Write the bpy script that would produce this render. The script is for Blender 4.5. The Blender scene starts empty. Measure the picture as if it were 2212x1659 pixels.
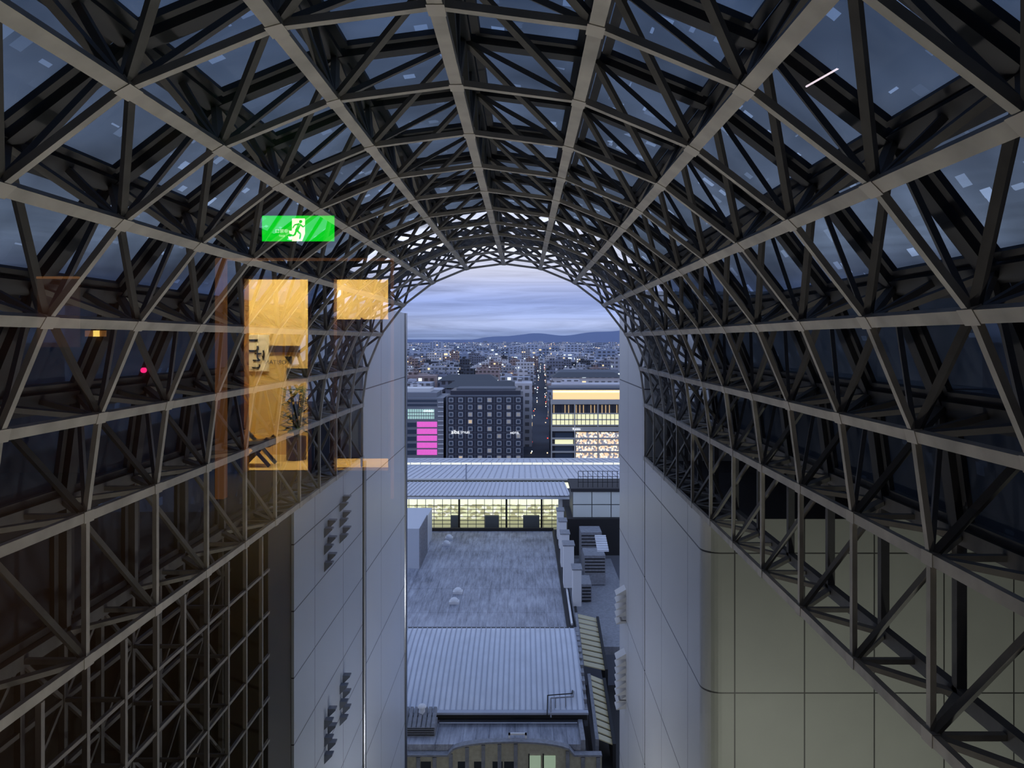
import bpy, math, random
from mathutils import Vector, Matrix
random.seed(7)
scene = bpy.context.scene
scene.view_settings.view_transform = 'Standard'
scene.view_settings.exposure = 0.5
F = 1660.0; VX = 1131.0; VY = 735.0
def PX(px, Y): return (px-VX)/F*Y
def PZ(py, Y): return (VY-py)/F*Y

# ---------------------------------------------------------------- materials
def newmat(name):
    m = bpy.data.materials.new(name); m.use_nodes = True
    nt = m.node_tree; b = nt.nodes['Principled BSDF']
    return m, nt, b
def mat(name, col, rough=.6, metal=0., emis=None, es=0., noise=0., nscale=3., spec=None):
    m, nt, b = newmat(name)
    b.inputs['Base Color'].default_value = (*col, 1)
    b.inputs['Roughness'].default_value = rough
    b.inputs['Metallic'].default_value = metal
    if spec is not None: b.inputs['Specular IOR Level'].default_value = spec
    if emis:
        b.inputs['Emission Color'].default_value = (*emis, 1)
        b.inputs['Emission Strength'].default_value = es
    if noise > 0:
        g = nt.nodes.new('ShaderNodeNewGeometry')
        n = nt.nodes.new('ShaderNodeTexNoise'); n.inputs['Scale'].default_value = nscale
        n.inputs['Detail'].default_value = 5
        nt.links.new(g.outputs['Position'], n.inputs['Vector'])
        r = nt.nodes.new('ShaderNodeMapRange')
        r.inputs['From Min'].default_value = .3; r.inputs['From Max'].default_value = .7
        r.inputs['To Min'].default_value = 1-noise; r.inputs['To Max'].default_value = 1+noise
        nt.links.new(n.outputs['Fac'], r.inputs['Value'])
        v = nt.nodes.new('ShaderNodeVectorMath'); v.operation = 'SCALE'
        v.inputs[0].default_value = col
        nt.links.new(r.outputs['Result'], v.inputs['Scale'])
        nt.links.new(v.outputs['Vector'], b.inputs['Base Color'])
    return m
def mth(nt, op, a, b=None, c=None):
    n = nt.nodes.new('ShaderNodeMath'); n.operation = op
    for i, v in enumerate((a, b, c)):
        if v is None: continue
        if isinstance(v, (int, float)): n.inputs[i].default_value = v
        else: nt.links.new(v, n.inputs[i])
    return n.outputs[0]
def mixc(nt, fac, a, b):
    n = nt.nodes.new('ShaderNodeMix'); n.data_type = 'RGBA'
    for s, v in ((n.inputs[0], fac), (n.inputs[6], a), (n.inputs[7], b)):
        if isinstance(v, (int, float)): s.default_value = v
        elif isinstance(v, tuple): s.default_value = (*v, 1)
        else: nt.links.new(v, s)
    return n.outputs[2]
def jointed(name, col, joint, specs, rough=.5, noise=.08, metal=0.0):
    m, nt, b = newmat(name)
    g = nt.nodes.new('ShaderNodeNewGeometry')
    s = nt.nodes.new('ShaderNodeSeparateXYZ'); nt.links.new(g.outputs['Position'], s.inputs[0])
    mask = None
    for ax, size, off, hw in specs:
        t = mth(nt, 'ADD', s.outputs[ax], -off + 1000*size)
        t = mth(nt, 'PINGPONG', t, size/2)
        k = mth(nt, 'LESS_THAN', t, hw)
        mask = k if mask is None else mth(nt, 'MAXIMUM', mask, k)
    n = nt.nodes.new('ShaderNodeTexNoise'); n.inputs['Scale'].default_value = .5; n.inputs['Detail'].default_value = 6
    nt.links.new(g.outputs['Position'], n.inputs['Vector'])
    f = mth(nt, 'MULTIPLY', n.outputs['Fac'], noise*3)
    base = mixc(nt, f, col, tuple(c*.6 for c in col))
    out = mixc(nt, mask, base, joint)
    nt.links.new(out, b.inputs['Base Color'])
    b.inputs['Roughness'].default_value = rough; b.inputs['Metallic'].default_value = metal
    return m

# ---------------------------------------------------------------- mesh builder
class MB:
    def __init__(s): s.v=[]; s.f=[]; s.m=[]; s.mats=[]
    def mi(s, m):
        if m not in s.mats: s.mats.append(m)
        return s.mats.index(m)
    def poly(s, pts, m):
        n=len(s.v); s.v += [tuple(p) for p in pts]; s.f.append(tuple(range(n,n+len(pts)))); s.m.append(s.mi(m))
    def hexa(s, p, m):
        n=len(s.v); s.v += [tuple(q) for q in p]; k=s.mi(m)
        for f in ((0,3,2,1),(4,5,6,7),(0,1,5,4),(1,2,6,5),(2,3,7,6),(3,0,4,7)):
            s.f.append(tuple(n+i for i in f)); s.m.append(k)
    def box(s, x0,x1,y0,y1,z0,z1,m):
        if x0>x1: x0,x1=x1,x0
        if y0>y1: y0,y1=y1,y0
        if z0>z1: z0,z1=z1,z0
        s.hexa([(x0,y0,z0),(x1,y0,z0),(x1,y1,z0),(x0,y1,z0),(x0,y0,z1),(x1,y0,z1),(x1,y1,z1),(x0,y1,z1)],m)
    def beam(s, p, q, w, h, up, m):
        p=Vector(p); q=Vector(q); d=(q-p).normalized(); up=Vector(up)
        side=d.cross(up)
        if side.length<1e-4: side=d.cross(Vector((1,.3,.2)))
        side.normalize(); u=side.cross(d).normalized()
        a=side*w/2; b=u*h/2
        s.hexa([p-a-b,p+a-b,p+a+b,p-a+b,q-a-b,q+a-b,q+a+b,q-a+b],m)
    def cyl(s, p, q, r, m, n=10):
        p=Vector(p); q=Vector(q); d=(q-p).normalized()
        a=d.orthogonal().normalized(); b=d.cross(a)
        k=len(s.v); mi=s.mi(m)
        for c in (p,q):
            for i in range(n):
                t=2*math.pi*i/n; s.v.append(tuple(c+a*r*math.cos(t)+b*r*math.sin(t)))
        for i in range(n):
            j=(i+1)%n; s.f.append((k+i,k+j,k+n+j,k+n+i)); s.m.append(mi)
        s.f.append(tuple(k+i for i in reversed(range(n)))); s.m.append(mi)
        s.f.append(tuple(k+n+i for i in range(n))); s.m.append(mi)
    def dome(s, c, r, h, m, n=14, rings=5):
        c=Vector(c); rows=[]
        for j in range(rings+1):
            t=math.pi/2*j/rings
            rows.append([c+Vector((r*math.cos(t)*math.cos(2*math.pi*i/n), r*math.cos(t)*math.sin(2*math.pi*i/n), h*math.sin(t))) for i in range(n)])
        for j in range(rings):
            for i in range(n):
                k=(i+1)%n; s.poly([rows[j][i],rows[j][k],rows[j+1][k],rows[j+1][i]],m)
    def obj(s, name, parent=None):
        me=bpy.data.meshes.new(name); me.from_pydata(s.v,[],s.f)
        for m in s.mats: me.materials.append(m)
        me.polygons.foreach_set('material_index', s.m); me.update()
        o=bpy.data.objects.new(name,me); scene.collection.objects.link(o)
        if parent: o.parent=parent
        return o
def empty(name):
    e=bpy.data.objects.new(name,None); scene.collection.objects.link(e); return e
def text(name, body, loc, size, m, parent=None, back=False, thick=.0):
    c=bpy.data.curves.new(name,'FONT'); c.body=body; c.size=size; c.align_x='CENTER'; c.align_y='CENTER'
    c.extrude=thick
    c.materials.append(m)
    o=bpy.data.objects.new(name,c); scene.collection.objects.link(o)
    o.location=loc; o.rotation_euler=(math.pi/2,0,math.pi if back else 0)
    if parent: o.parent=parent
    return o

# ---------------------------------------------------------------- camera
cam=bpy.data.cameras.new('camera'); co=bpy.data.objects.new('camera',cam); scene.collection.objects.link(co)
cam.sensor_width=36; cam.lens=36*F/2212; cam.shift_x=-(VX-1106)/2212; cam.shift_y=-(829.5-VY)/2212
cam.clip_start=.05; cam.clip_end=40000
co.location=(0,0,0); co.rotation_euler=(math.pi/2,0,0)
scene.camera=co

# ---------------------------------------------------------------- world
w=bpy.data.worlds.new('dusk_sky'); scene.world=w; w.use_nodes=True
nt=w.node_tree; nt.nodes.clear()
out=nt.nodes.new('ShaderNodeOutputWorld'); bg=nt.nodes.new('ShaderNodeBackground')
tc=nt.nodes.new('ShaderNodeTexCoord'); mp=nt.nodes.new('ShaderNodeMapping'); mp.inputs['Scale'].default_value=(3.5,3,52)
nt.links.new(tc.outputs['Generated'],mp.inputs[0])
n1=nt.nodes.new('ShaderNodeTexNoise'); n1.inputs['Scale'].default_value=1.4; n1.inputs['Detail'].default_value=9; n1.inputs['Roughness'].default_value=.6; n1.inputs['Distortion'].default_value=.6
nt.links.new(mp.outputs[0],n1.inputs['Vector'])
sep=nt.nodes.new('ShaderNodeSeparateXYZ'); nt.links.new(tc.outputs['Generated'],sep.inputs[0])
ramp=nt.nodes.new('ShaderNodeValToRGB'); nt.links.new(sep.outputs[2],ramp.inputs[0])
cr=ramp.color_ramp; cr.elements[0].position=0; cr.elements[0].color=(.19,.26,.47,1); cr.elements[1].position=1; cr.elements[1].color=(.24,.34,.60,1)
for p,c in ((.010,(.23,.30,.53)),(.022,(.38,.45,.70)),(.034,(.31,.39,.68)),(.05,(.27,.35,.66)),(.07,(.38,.44,.70)),(.085,(.52,.55,.73)),(.12,(.95,1.0,1.2)),(.20,(.7,.75,.95)),(.4,(.40,.50,.76))):
    e=cr.elements.new(p); e.color=(*c,1)
nr=nt.nodes.new('ShaderNodeMapRange'); nt.links.new(n1.outputs['Fac'],nr.inputs['Value'])
nr.inputs['From Min'].default_value=.35; nr.inputs['From Max'].default_value=.65; nr.inputs['To Min'].default_value=.70; nr.inputs['To Max'].default_value=1.30
fd=nt.nodes.new('ShaderNodeClamp'); nt.links.new(mth(nt,'MULTIPLY',sep.outputs[2],4.0),fd.inputs[0])
dev=mth(nt,'MULTIPLY',mth(nt,'SUBTRACT',nr.outputs[0],1.0),mth(nt,'SUBTRACT',1.0,fd.outputs[0]))
vm=nt.nodes.new('ShaderNodeVectorMath'); vm.operation='SCALE'
nt.links.new(ramp.outputs[0],vm.inputs[0]); nt.links.new(mth(nt,'ADD',dev,1.0),vm.inputs['Scale'])
nt.links.new(vm.outputs[0],bg.inputs[0]); bg.inputs[1].default_value=1.08
nt.links.new(bg.outputs[0],out.inputs[0])

# ---------------------------------------------------------------- common materials
M_in=mat('steel_inner_painted',(.36,.335,.30),.5,noise=.22,nscale=1.5)
M_arch=mat('steel_arch_painted',(.33,.31,.28),.55,noise=.2,nscale=1.5)
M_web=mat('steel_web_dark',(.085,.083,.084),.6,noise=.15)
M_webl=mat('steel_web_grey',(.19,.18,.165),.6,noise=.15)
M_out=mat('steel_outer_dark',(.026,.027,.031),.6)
M_joint=mat('steel_node_plate',(.42,.39,.35),.5)
def glasspanel(name,base,hi,tint=(.60,.78,1.0),df_=(.03,.036,.05)):
    m,nt,b=newmat(name)
    g=nt.nodes.new('ShaderNodeNewGeometry')
    v=nt.nodes.new('ShaderNodeTexVoronoi'); v.inputs['Scale'].default_value=1.9; v.distance='CHEBYCHEV'
    nt.links.new(g.outputs['Position'],v.inputs['Vector'])
    s=nt.nodes.new('ShaderNodeSeparateXYZ'); nt.links.new(v.outputs['Color'],s.inputs[0])
    big=nt.nodes.new('ShaderNodeTexNoise'); big.inputs['Scale'].default_value=.35; nt.links.new(g.outputs['Position'],big.inputs['Vector'])
    k=mth(nt,'GREATER_THAN',s.outputs[0],.5)
    k2=mth(nt,'LESS_THAN',v.outputs['Distance'],.26)
    k3=mth(nt,'GREATER_THAN',big.outputs['Fac'],.42)
    k=mth(nt,'MULTIPLY',mth(nt,'MULTIPLY',k,k2),mth(nt,'MULTIPLY',k3,s.outputs[1]))  # light patches: dim reflections put into the glass colour
    val=mth(nt,'ADD',mth(nt,'MULTIPLY',k,hi),mth(nt,'MULTIPLY',big.outputs['Fac'],base*2))
    tr=nt.nodes.new('ShaderNodeBsdfTransparent'); vs=nt.nodes.new('ShaderNodeVectorMath'); vs.operation='SCALE'
    vs.inputs[0].default_value=tint; nt.links.new(val,vs.inputs['Scale']); nt.links.new(vs.outputs[0],tr.inputs[0])
    df=nt.nodes.new('ShaderNodeBsdfDiffuse'); df.inputs[0].default_value=(*df_,1)
    mx=nt.nodes.new('ShaderNodeAddShader')
    nt.links.new(tr.outputs[0],mx.inputs[0]); nt.links.new(df.outputs[0],mx.inputs[1])
    nt.links.new(mx.outputs[0],nt.nodes['Material Output'].inputs[0])
    return m
M_gl=glasspanel('roof_glass_dusty_reflections',.135,.32)
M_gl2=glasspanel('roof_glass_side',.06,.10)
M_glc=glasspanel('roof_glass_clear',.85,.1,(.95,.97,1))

# ---------------------------------------------------------------- vault
D=50.0; CX=-1.295; CZ=-4.22; R=9.19; ZB=-7.68; SP=3.51; T=1.55; NK=13
prof=[]
prof.append((Vector((CX-R,0,ZB)),Vector((-1,0,0))))
for a in range(-90,91,15):
    t=math.radians(a); n=Vector((math.sin(t),0,math.cos(t)))
    prof.append((Vector((CX,0,CZ))+n*R,n))
prof.append((Vector((CX+R,0,ZB)),Vector((1,0,0))))
NP=len(prof)
def I(i,k): return prof[i][0]+Vector((0,D-SP*k,0))
def O(i,k): return prof[i][0]+prof[i][1]*T+Vector((0,min(D,D-SP*k),0))
vault=empty('barrel_vault_truss')
inner=MB(); web=MB(); outr=MB(); pan=MB()
for k in range(NK+1):
    for i in range(NP):
        n=prof[i][1]
        if k<NK: inner.beam(I(i,k),I(i,k+1),.23,.14,n,M_in)
        if i<NP-1:
            nm=(n+prof[i+1][1]).normalized()
            inner.beam(I(i,k)+nm*.01,I(i+1,k)+nm*.01,.15 if k else .2,.12,nm,M_arch)
        inner.beam(I(i,k)+Vector((0,.2,0)),I(i,k)-Vector((0,.2,0)),.27,.17,n,M_joint)
for k in range(-1,NK+1):
    kk=k+.5
    for i in range(NP):
        n=prof[i][1]
        o=O(i,kk)
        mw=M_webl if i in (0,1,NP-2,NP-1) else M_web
        if 0<=k: web.beam(I(i,k),o,.22,.12,n.cross(Vector((0,1,0))),mw)
        if k+1<=NK and k>=0: web.beam(I(i,k+1),o,.22,.12,n.cross(Vector((0,1,0))),mw)
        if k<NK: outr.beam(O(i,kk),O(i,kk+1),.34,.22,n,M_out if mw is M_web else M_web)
        if 0<=k<NK: web.beam(I(i,k),O(i,k),.15,.12,n.cross(Vector((0,1,0))),mw)
        if i<NP-1:
            nm=(n+prof[i+1][1]).normalized()
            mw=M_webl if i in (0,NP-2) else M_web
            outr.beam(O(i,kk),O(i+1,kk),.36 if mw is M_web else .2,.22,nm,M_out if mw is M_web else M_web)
            if k>=0:
                if k<5:
                    if i<NP//2: web.beam(I(i+1,k),O(i,k),.14,.10,Vector((0,1,0)),mw)
                    else: web.beam(I(i,k),O(i+1,k),.14,.10,Vector((0,1,0)),mw)
                if i<NP//2:
                    web.beam(I(i,k),O(i+1,kk),.16,.10,n,mw)
                    if k+1<=NK and i>0: web.beam(I(i,k+1),O(i+1,kk),.16,.10,n,mw)
                else:
                    web.beam(I(i+1,k),O(i,kk),.16,.10,n,mw)
                    if k+1<=NK and i<NP-2: web.beam(I(i+1,k+1),O(i,kk),.16,.10,n,mw)
            if k<NK:
                a,b,c,d=O(i,kk),O(i+1,kk),O(i+1,kk+1),O(i,kk+1)
                off=nm*.14
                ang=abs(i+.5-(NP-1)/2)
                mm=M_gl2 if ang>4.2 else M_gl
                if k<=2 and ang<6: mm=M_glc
                cc=(a+b+c+d)/4
                q=[cc+(p-cc)*.97+off for p in (a,b,c,d)]
                if i!=NP-2:
                    pan.poly(q,mm)
                    if k>2:
                        q2=[cc+(p-cc)*.80+off*.5 for p in (a,b,c,d)]
                        for e in range(4): outr.beam(q2[e],q2[(e+1)%4],.18,.12,nm,M_out)
inner.obj('inner_chords',vault); web.obj('diagonal_webs',vault); outr.obj('outer_chords',vault); pan.obj('roof_glazing',vault)

# ---------------------------------------------------------------- side blocks / towers
XL=CX-R; XR=CX+R
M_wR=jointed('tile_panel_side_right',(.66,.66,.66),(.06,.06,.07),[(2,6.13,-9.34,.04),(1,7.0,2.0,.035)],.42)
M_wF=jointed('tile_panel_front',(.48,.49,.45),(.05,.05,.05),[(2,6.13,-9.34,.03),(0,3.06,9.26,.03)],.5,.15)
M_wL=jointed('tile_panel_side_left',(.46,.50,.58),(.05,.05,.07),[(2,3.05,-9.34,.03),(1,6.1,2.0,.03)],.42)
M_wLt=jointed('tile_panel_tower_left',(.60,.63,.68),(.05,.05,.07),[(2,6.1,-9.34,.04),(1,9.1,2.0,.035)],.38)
M_deck=mat('deck_dark',(.03,.03,.035),.8)
M_dark=mat('dark_wall',(.02,.018,.018),.7)
M_steel=mat('polished_steel',(.5,.52,.56),.25,1.0)
tb=MB()
YF=33.7; r=.8; ztop=ZB-.16; zb=-45
pts=[(XR,49.95)]
for i in range(0,9):
    t=math.pi/2*i/8
    pts.append((XR+r-r*math.cos(t),YF+r-r*math.sin(t)))
pts.append((33.9,YF))
for i in range(len(pts)-1):
    (x0,y0),(x1,y1)=pts[i],pts[i+1]
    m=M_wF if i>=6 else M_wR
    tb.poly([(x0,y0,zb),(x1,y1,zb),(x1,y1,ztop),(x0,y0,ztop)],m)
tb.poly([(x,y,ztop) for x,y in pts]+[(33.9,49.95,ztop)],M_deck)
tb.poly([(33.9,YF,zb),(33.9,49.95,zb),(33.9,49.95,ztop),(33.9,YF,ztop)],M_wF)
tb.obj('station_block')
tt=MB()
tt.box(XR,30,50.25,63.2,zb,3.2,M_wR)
for z0,z1 in ((-21.9,-19.2),(-28.5,-24.2)):
    z=z0
    while z<z1:
        tt.hexa([(XR-.75,59.2,z),(XR,59.2,z+.1),(XR,60.4,z+.1),(XR-.75,60.4,z),(XR-.75,59.2,z+.06),(XR,59.2,z+.5),(XR,60.4,z+.5),(XR-.75,60.4,z+.06)],M_wR); z+=.55
tt.obj('clad_tower')
tl=MB()
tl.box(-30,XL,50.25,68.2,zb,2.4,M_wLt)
tl.cyl((XL+.0,50.35,zb),(XL+.0,50.35,ZB-.2),.18,M_steel,16)
tl.cyl((XL,68.0,zb),(XL,68.0,2.4),.2,M_steel,16)
tl.obj('clad_tower')
bl=MB()
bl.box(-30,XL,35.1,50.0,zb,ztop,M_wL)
bl.box(-30,XL-.12,31.9,35.1,zb,ztop,M_dark)  # near-black colour carries the shade on this end of the block
M_vent=mat('vent_grey',(.17,.19,.24),.5)
def vent(b,Y,z):
    s=.5
    for (dy,dz) in ((0,0),(.72,.26)):
        y0=Y+dy; zz=z+dz
        b.hexa([(XL,y0,zz-s),(XL+.42,y0,zz-.08),(XL+.42,y0+.42,zz-.08),(XL,y0+.42,zz-s),
                (XL,y0,zz),(XL+.42,y0,zz),(XL+.42,y0+.42,zz),(XL,y0+.42,zz)],M_vent)
for Y,zs in ((40.4,(-9.9,-10.8,-11.7)),(43.8,(-9.3,-10.2,-11.1)),(40.4,(-20.0,-20.9,-21.8)),(43.8,(-19.7,-20.6,-21.5))):
    for z in zs: vent(bl,Y,z)
bl.obj('station_block')
cw=MB()
M_cw=mat('curtain_steel',(.19,.175,.16),.5)
M_cwd=mat('curtain_steel_dark',(.08,.073,.07),.6)
y=6.13
posts=[]
while y<31.7:
    posts.append(y); cw.beam((XL,y,ztop),(XL,y,-44.9),.13,.13,(1,0,0),M_cw)
    cw.beam((XL-1.6,y,ztop),(XL-1.6,y,-44.9),.16,.16,(1,0,0),M_cwd)
    y+=SP/2
z=ZB-1.75; j=0
while z>-44:
    cw.beam((XL,5,z),(XL,31.6,z),.10,.10,(1,0,0),M_cw)
    cw.beam((XL-1.6,5,z),(XL-1.6,31.6,z),.12,.12,(1,0,0),M_cwd)
    for n,p in enumerate(posts[:-1]):
        if (n+j)%2==0: cw.beam((XL-1.6,p,z),(XL-1.6,posts[n+1],z+1.75),.1,.1,(1,0,0),M_cwd)
        else: cw.beam((XL-1.6,p,z+1.75),(XL-1.6,posts[n+1],z),.1,.1,(1,0,0),M_cwd)
        if n%2==0: cw.beam((XL,p,z),(XL-1.6,p,z),.1,.1,(0,1,0),M_cwd)
    z-=1.75; j+=1
cw.obj('curtain_wall_frame')
en=MB(); en.box(-18,-17.6,2,31.8,-45,CZ,M_dark); en.obj('dark_backdrop_left')  # dark sheet added as a backdrop for the gloom behind the lattice
en=MB(); en.box(34,34.4,2,50,-45,CZ,M_dark); en.obj('sky_blocker_right')  # unseen wall added to keep sky light out on the right
en=MB(); en.box(-17.6,XL-T-.4,2,49.9,CZ-.05,CZ+.25,M_deck); en.box(XR+T+.4,34,2,49.9,CZ-.05,CZ+.25,M_deck); en.obj('sky_blocker_decks')  # dark decks added to block sky light beside the vault
en=MB(); en.box(-18,34,2,50,-45.4,-45,mat('concourse_floor_stone',(.08,.08,.08),.6)); en.obj('floor_hall')
en=MB()
en.box(-18,-6.15,.9,1.3,-45,8,M_dark); en.box(4.15,34.4,.9,1.3,-45,8,M_dark); en.box(-6.15,4.15,.9,1.3,-45,-1.65,M_dark); en.box(-6.15,4.15,.9,1.3,1.27,8,M_dark)
en.obj('sky_blocker_end')  # unseen wall added to stop blue sky fill from behind

# ---------------------------------------------------------------- roofs outside
M_ground=mat('ground_asphalt',(.07,.08,.11),.9)
m,nt,b=newmat('bitumen_roof')
g=nt.nodes.new('ShaderNodeNewGeometry'); mpn=nt.nodes.new('ShaderNodeMapping'); mpn.inputs['Scale'].default_value=(1.3,.16,1)
nt.links.new(g.outputs['Position'],mpn.inputs[0])
n=nt.nodes.new('ShaderNodeTexNoise'); n.inputs['Scale'].default_value=1.5; n.inputs['Detail'].default_value=9; n.inputs['Roughness'].default_value=.75
nt.links.new(mpn.outputs[0],n.inputs['Vector'])
n2=nt.nodes.new('ShaderNodeTexNoise'); n2.inputs['Scale'].default_value=.14; nt.links.new(g.outputs['Position'],n2.inputs['Vector'])
f=mth(nt,'ADD',mth(nt,'MULTIPLY',n.outputs['Fac'],2.4),mth(nt,'MULTIPLY',n2.outputs['Fac'],1.2))
f=mth(nt,'SUBTRACT',f,1.2)
s=nt.nodes.new('ShaderNodeSeparateXYZ'); nt.links.new(g.outputs['Position'],s.inputs[0])
jl=mth(nt,'LESS_THAN',mth(nt,'PINGPONG',mth(nt,'ADD',s.outputs[0],500),.6),.03)
jy=mth(nt,'LESS_THAN',mth(nt,'PINGPONG',mth(nt,'ADD',s.outputs[1],500),4.5),.06)
f=mth(nt,'SUBTRACT',f,mth(nt,'MULTIPLY',mth(nt,'MAXIMUM',jl,jy),.3))
nd=nt.nodes.new('ShaderNodeClamp'); nt.links.new(f,nd.inputs[0])
nt.links.new(mixc(nt,nd.outputs[0],(.09,.10,.13),(.48,.50,.57)),b.inputs['Base Color']); b.inputs['Roughness'].default_value=.6
M_bitumen=m
M_par=mat('parapet_grey',(.24,.25,.28),.7,noise=.2)
M_black=mat('gutter_black',(.012,.013,.016),.7)
M_white=mat('white_paint',(.74,.75,.78),.5)
M_metal=mat('roof_metal',(.74,.77,.84),.5,.0,noise=.07,nscale=.6)
M_metal2=mat('roof_metal_seam',(.38,.41,.49),.5,.0)
fr=MB(); Z=-33.3
fr.box(-20,5.0,89,134.5,Z-1,Z,M_bitumen)
fr.box(5.0,5.35,88.6,134.5,Z-1,Z+.2,M_black)
fr.box(-18.2,-17.9,106,134.5,Z-1,Z+.45,M_par)
fr.box(-20,5.2,134,134.5,Z-1,Z+.5,M_black)
fr.box(-13.5,5.2,88.5,89,Z-3.5,Z+.15,M_par)
for (px,py) in ((970,1158),(964,1171),(989,1275),(981,1297)):
    Y=-Z*F/(py+6-VY); x=PX(px,Y)
    fr.box(x-.62,x+.62,Y-.5,Y+.5,Z,Z+.3,M_white); fr.dome((x,Y,Z+.3),.55,.45,M_white)
fr.obj('flat_roof')
br=MB()
prf=[]
for i in range(13):
    t=i/12; yy=88-14*t; zz=PZ(1357,88)+((PZ(1535,74)-PZ(1357,88))*(t**1.8))
    prf.append((yy,zz+.15*math.sin(math.pi*t)))
x0,x1=-14,5.9
for (a,b_) in zip(prf[:-1],prf[1:]):
    br.poly([(x0,a[0],a[1]),(x1,a[0],a[1]),(x1,b_[0],b_[1]),(x0,b_[0],b_[1])],M_metal)
    x=x0+.2
    while x<x1:
        br.beam((x,a[0],a[1]+.05),(x,b_[0],b_[1]+.05),.10,.1,(0,0,1),M_metal2); x+=.56
    br.box(x1-.02,x1+.3,a[0],b_[0],b_[1]-1.5,b_[1]+.12,M_par)
br.box(x0,x1+.2,73.7,73.98,prf[-1][1]-.75,prf[-1][1]-.02,M_black)
br.box(x0,x1+.3,73.4,74.02,prf[-1][1]-.12,prf[-1][1]+.08,M_metal2)
br.box(x0,x1+.2,88,88.4,prf[0][1]-1.5,prf[0][1]-.05,M_black)
br.obj('ribbed_metal_roof')
lr=MB(); Zl=-36.6
lr.box(-14,5.2,69.6,73.4,Zl-1,Zl,M_bitumen)
lr.box(5.2,5.6,69.6,73.4,Zl-1,Zl+.4,M_par)
lr.obj('lower_roof')
hv=MB()
HY=71; hx0,hx1=PX(868,HY),PX(940,HY); ht_=PZ(1572,HY)
hv.box(hx0,hx1,HY,HY+2.0,Zl,ht_,M_par)
for i in range(4): hv.box(hx0+.1,hx1-.1,HY-.05,HY,Zl+.1+i*.2,Zl+.18+i*.2,M_black)
for i in range(7):
    xx=hx0+(hx1-hx0)*(i+.5)/7
    hv.hexa([(xx-.2,HY-.1,ht_),(xx+.2,HY-.1,ht_),(xx+.2,HY+2.1,ht_+.75),(xx-.2,HY+2.1,ht_+.75),(xx-.14,HY-.1,ht_+.1),(xx+.14,HY-.1,ht_+.1),(xx+.14,HY+2.1,ht_+.95),(xx-.14,HY+2.1,ht_+.95)],M_par)
hv.cyl((-9.6,HY+1.6,ht_),(-9.6,HY+1.6,ht_+1.15),.3,M_metal,14)
hv.dome((-9.6,HY+1.6,ht_+1.15),.42,.28,M_white)
hv.obj('rooftop_air_handler')
pp=MB()
def pipe(b,pts,r,m):
    for p,q in zip(pts[:-1],pts[1:]): b.cyl((PX(p[0],p[2]),p[2],PZ(p[1],p[2])),(PX(q[0],q[2]),q[2],PZ(q[1],q[2])),r,m,8)
pipe(pp,[(1190,1550,73.2),(1190,1508,74.5),(1238,1505,75),(1240,1488,77),(1262,1486,77)],.07,M_par)
pipe(pp,[(1182,1545,73.2),(1183,1502,75),(1236,1498,75.6),(1238,1480,78),(1262,1478,78)],.055,M_black)
for px in (1200,1222): pipe(pp,[(px,1530,74.3),(px,1506,74.8)],.05,M_par)
pp.cyl((-8,73.2,Zl+.35),(5.1,73.2,Zl+.35),.06,M_black); pp.cyl((-8,72.9,Zl+.3),(5.1,72.9,Zl+.3),.06,M_metal2)
pp.obj('rooftop_pipes')
ag=MB(); YG=69.0; M_beige=mat('beige_stone',(.44,.41,.31),.6,noise=.15)
M_blk=mat('window_dark',(.03,.035,.04),.2)
M_lit=mat('window_lit_green',(.2,.25,.2),.4,emis=(.45,.6,.42),es=.45)
N=24; xl,xr=PX(860,YG),PX(1300,YG)
ax0,ax1=PX(968,YG),PX(1240,YG)
def topz(x):
    if x<ax0 or x>ax1: return PZ(1630,YG)
    t=(x-ax0)/(ax1-ax0)*2-1
    return PZ(1630,YG)+(PZ(1601,YG)-PZ(1630,YG))*math.sqrt(max(0,1-t*t))**.8
xs=[xl-2,ax0-.001]+[ax0+(ax1-ax0)*i/N for i in range(N+1)]+[ax1+.001,xr]
for a,b_ in zip(xs[:-1],xs[1:]):
    za,zb_=topz(a),topz(b_)
    ag.hexa([(a,YG,-45),(b_,YG,-45),(b_,YG+.3,-45),(a,YG+.3,-45),(a,YG,za),(b_,YG,zb_),(b_,YG+.3,zb_),(a,YG+.3,za)],M_beige)
    if b_-a>.01: ag.beam((a,YG+.1,za),(b_,YG+.1,zb_),.7,.16,(0,0,1),M_par)
for p0,p1 in ((1143,1168),(1174,1200)):
    ag.box(PX(p0,YG),PX(p1,YG),YG-.06,YG,PZ(1690,YG),PZ(1632,YG),M_lit)
    ag.box(PX(p0,YG)-.07,PX(p0,YG)+.04,YG-.1,YG,PZ(1690,YG),PZ(1628,YG),M_black)
for p0 in (900,935,970,1005,1040,1075,1110,1222,1255,1288):
    ag.box(PX(p0,YG),PX(p0+8,YG),YG-.15,YG,-45,min(topz(PX(p0,YG)),topz(PX(p0+8,YG)))-.2,M_par)
for p0 in (905,985,1020,1060,1085): ag.box(PX(p0+4,YG),PX(p0+26,YG),YG-.05,YG,-45,PZ(1645,YG),M_blk)
for p in (1098,1134): ag.box(PX(p,YG),PX(p+4,YG),YG+.3,YG+.45,PZ(1640,YG),PZ(1588,YG),M_white)
ag.box(PX(1098,YG),PX(1138,YG),YG+.3,YG+.45,PZ(1592,YG),PZ(1588,YG),M_white)
ag.obj('arched_gable')
ss=MB()
M_yel=mat('louvre_panel_beige',(.36,.35,.25),.5,emis=(.6,.55,.3),es=.06)
ss.box(6.3,10.9,70,88,-41,-39.5,M_black)
ss.box(6.4,14,88,123.5,-36,-35.1,M_par)
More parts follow.
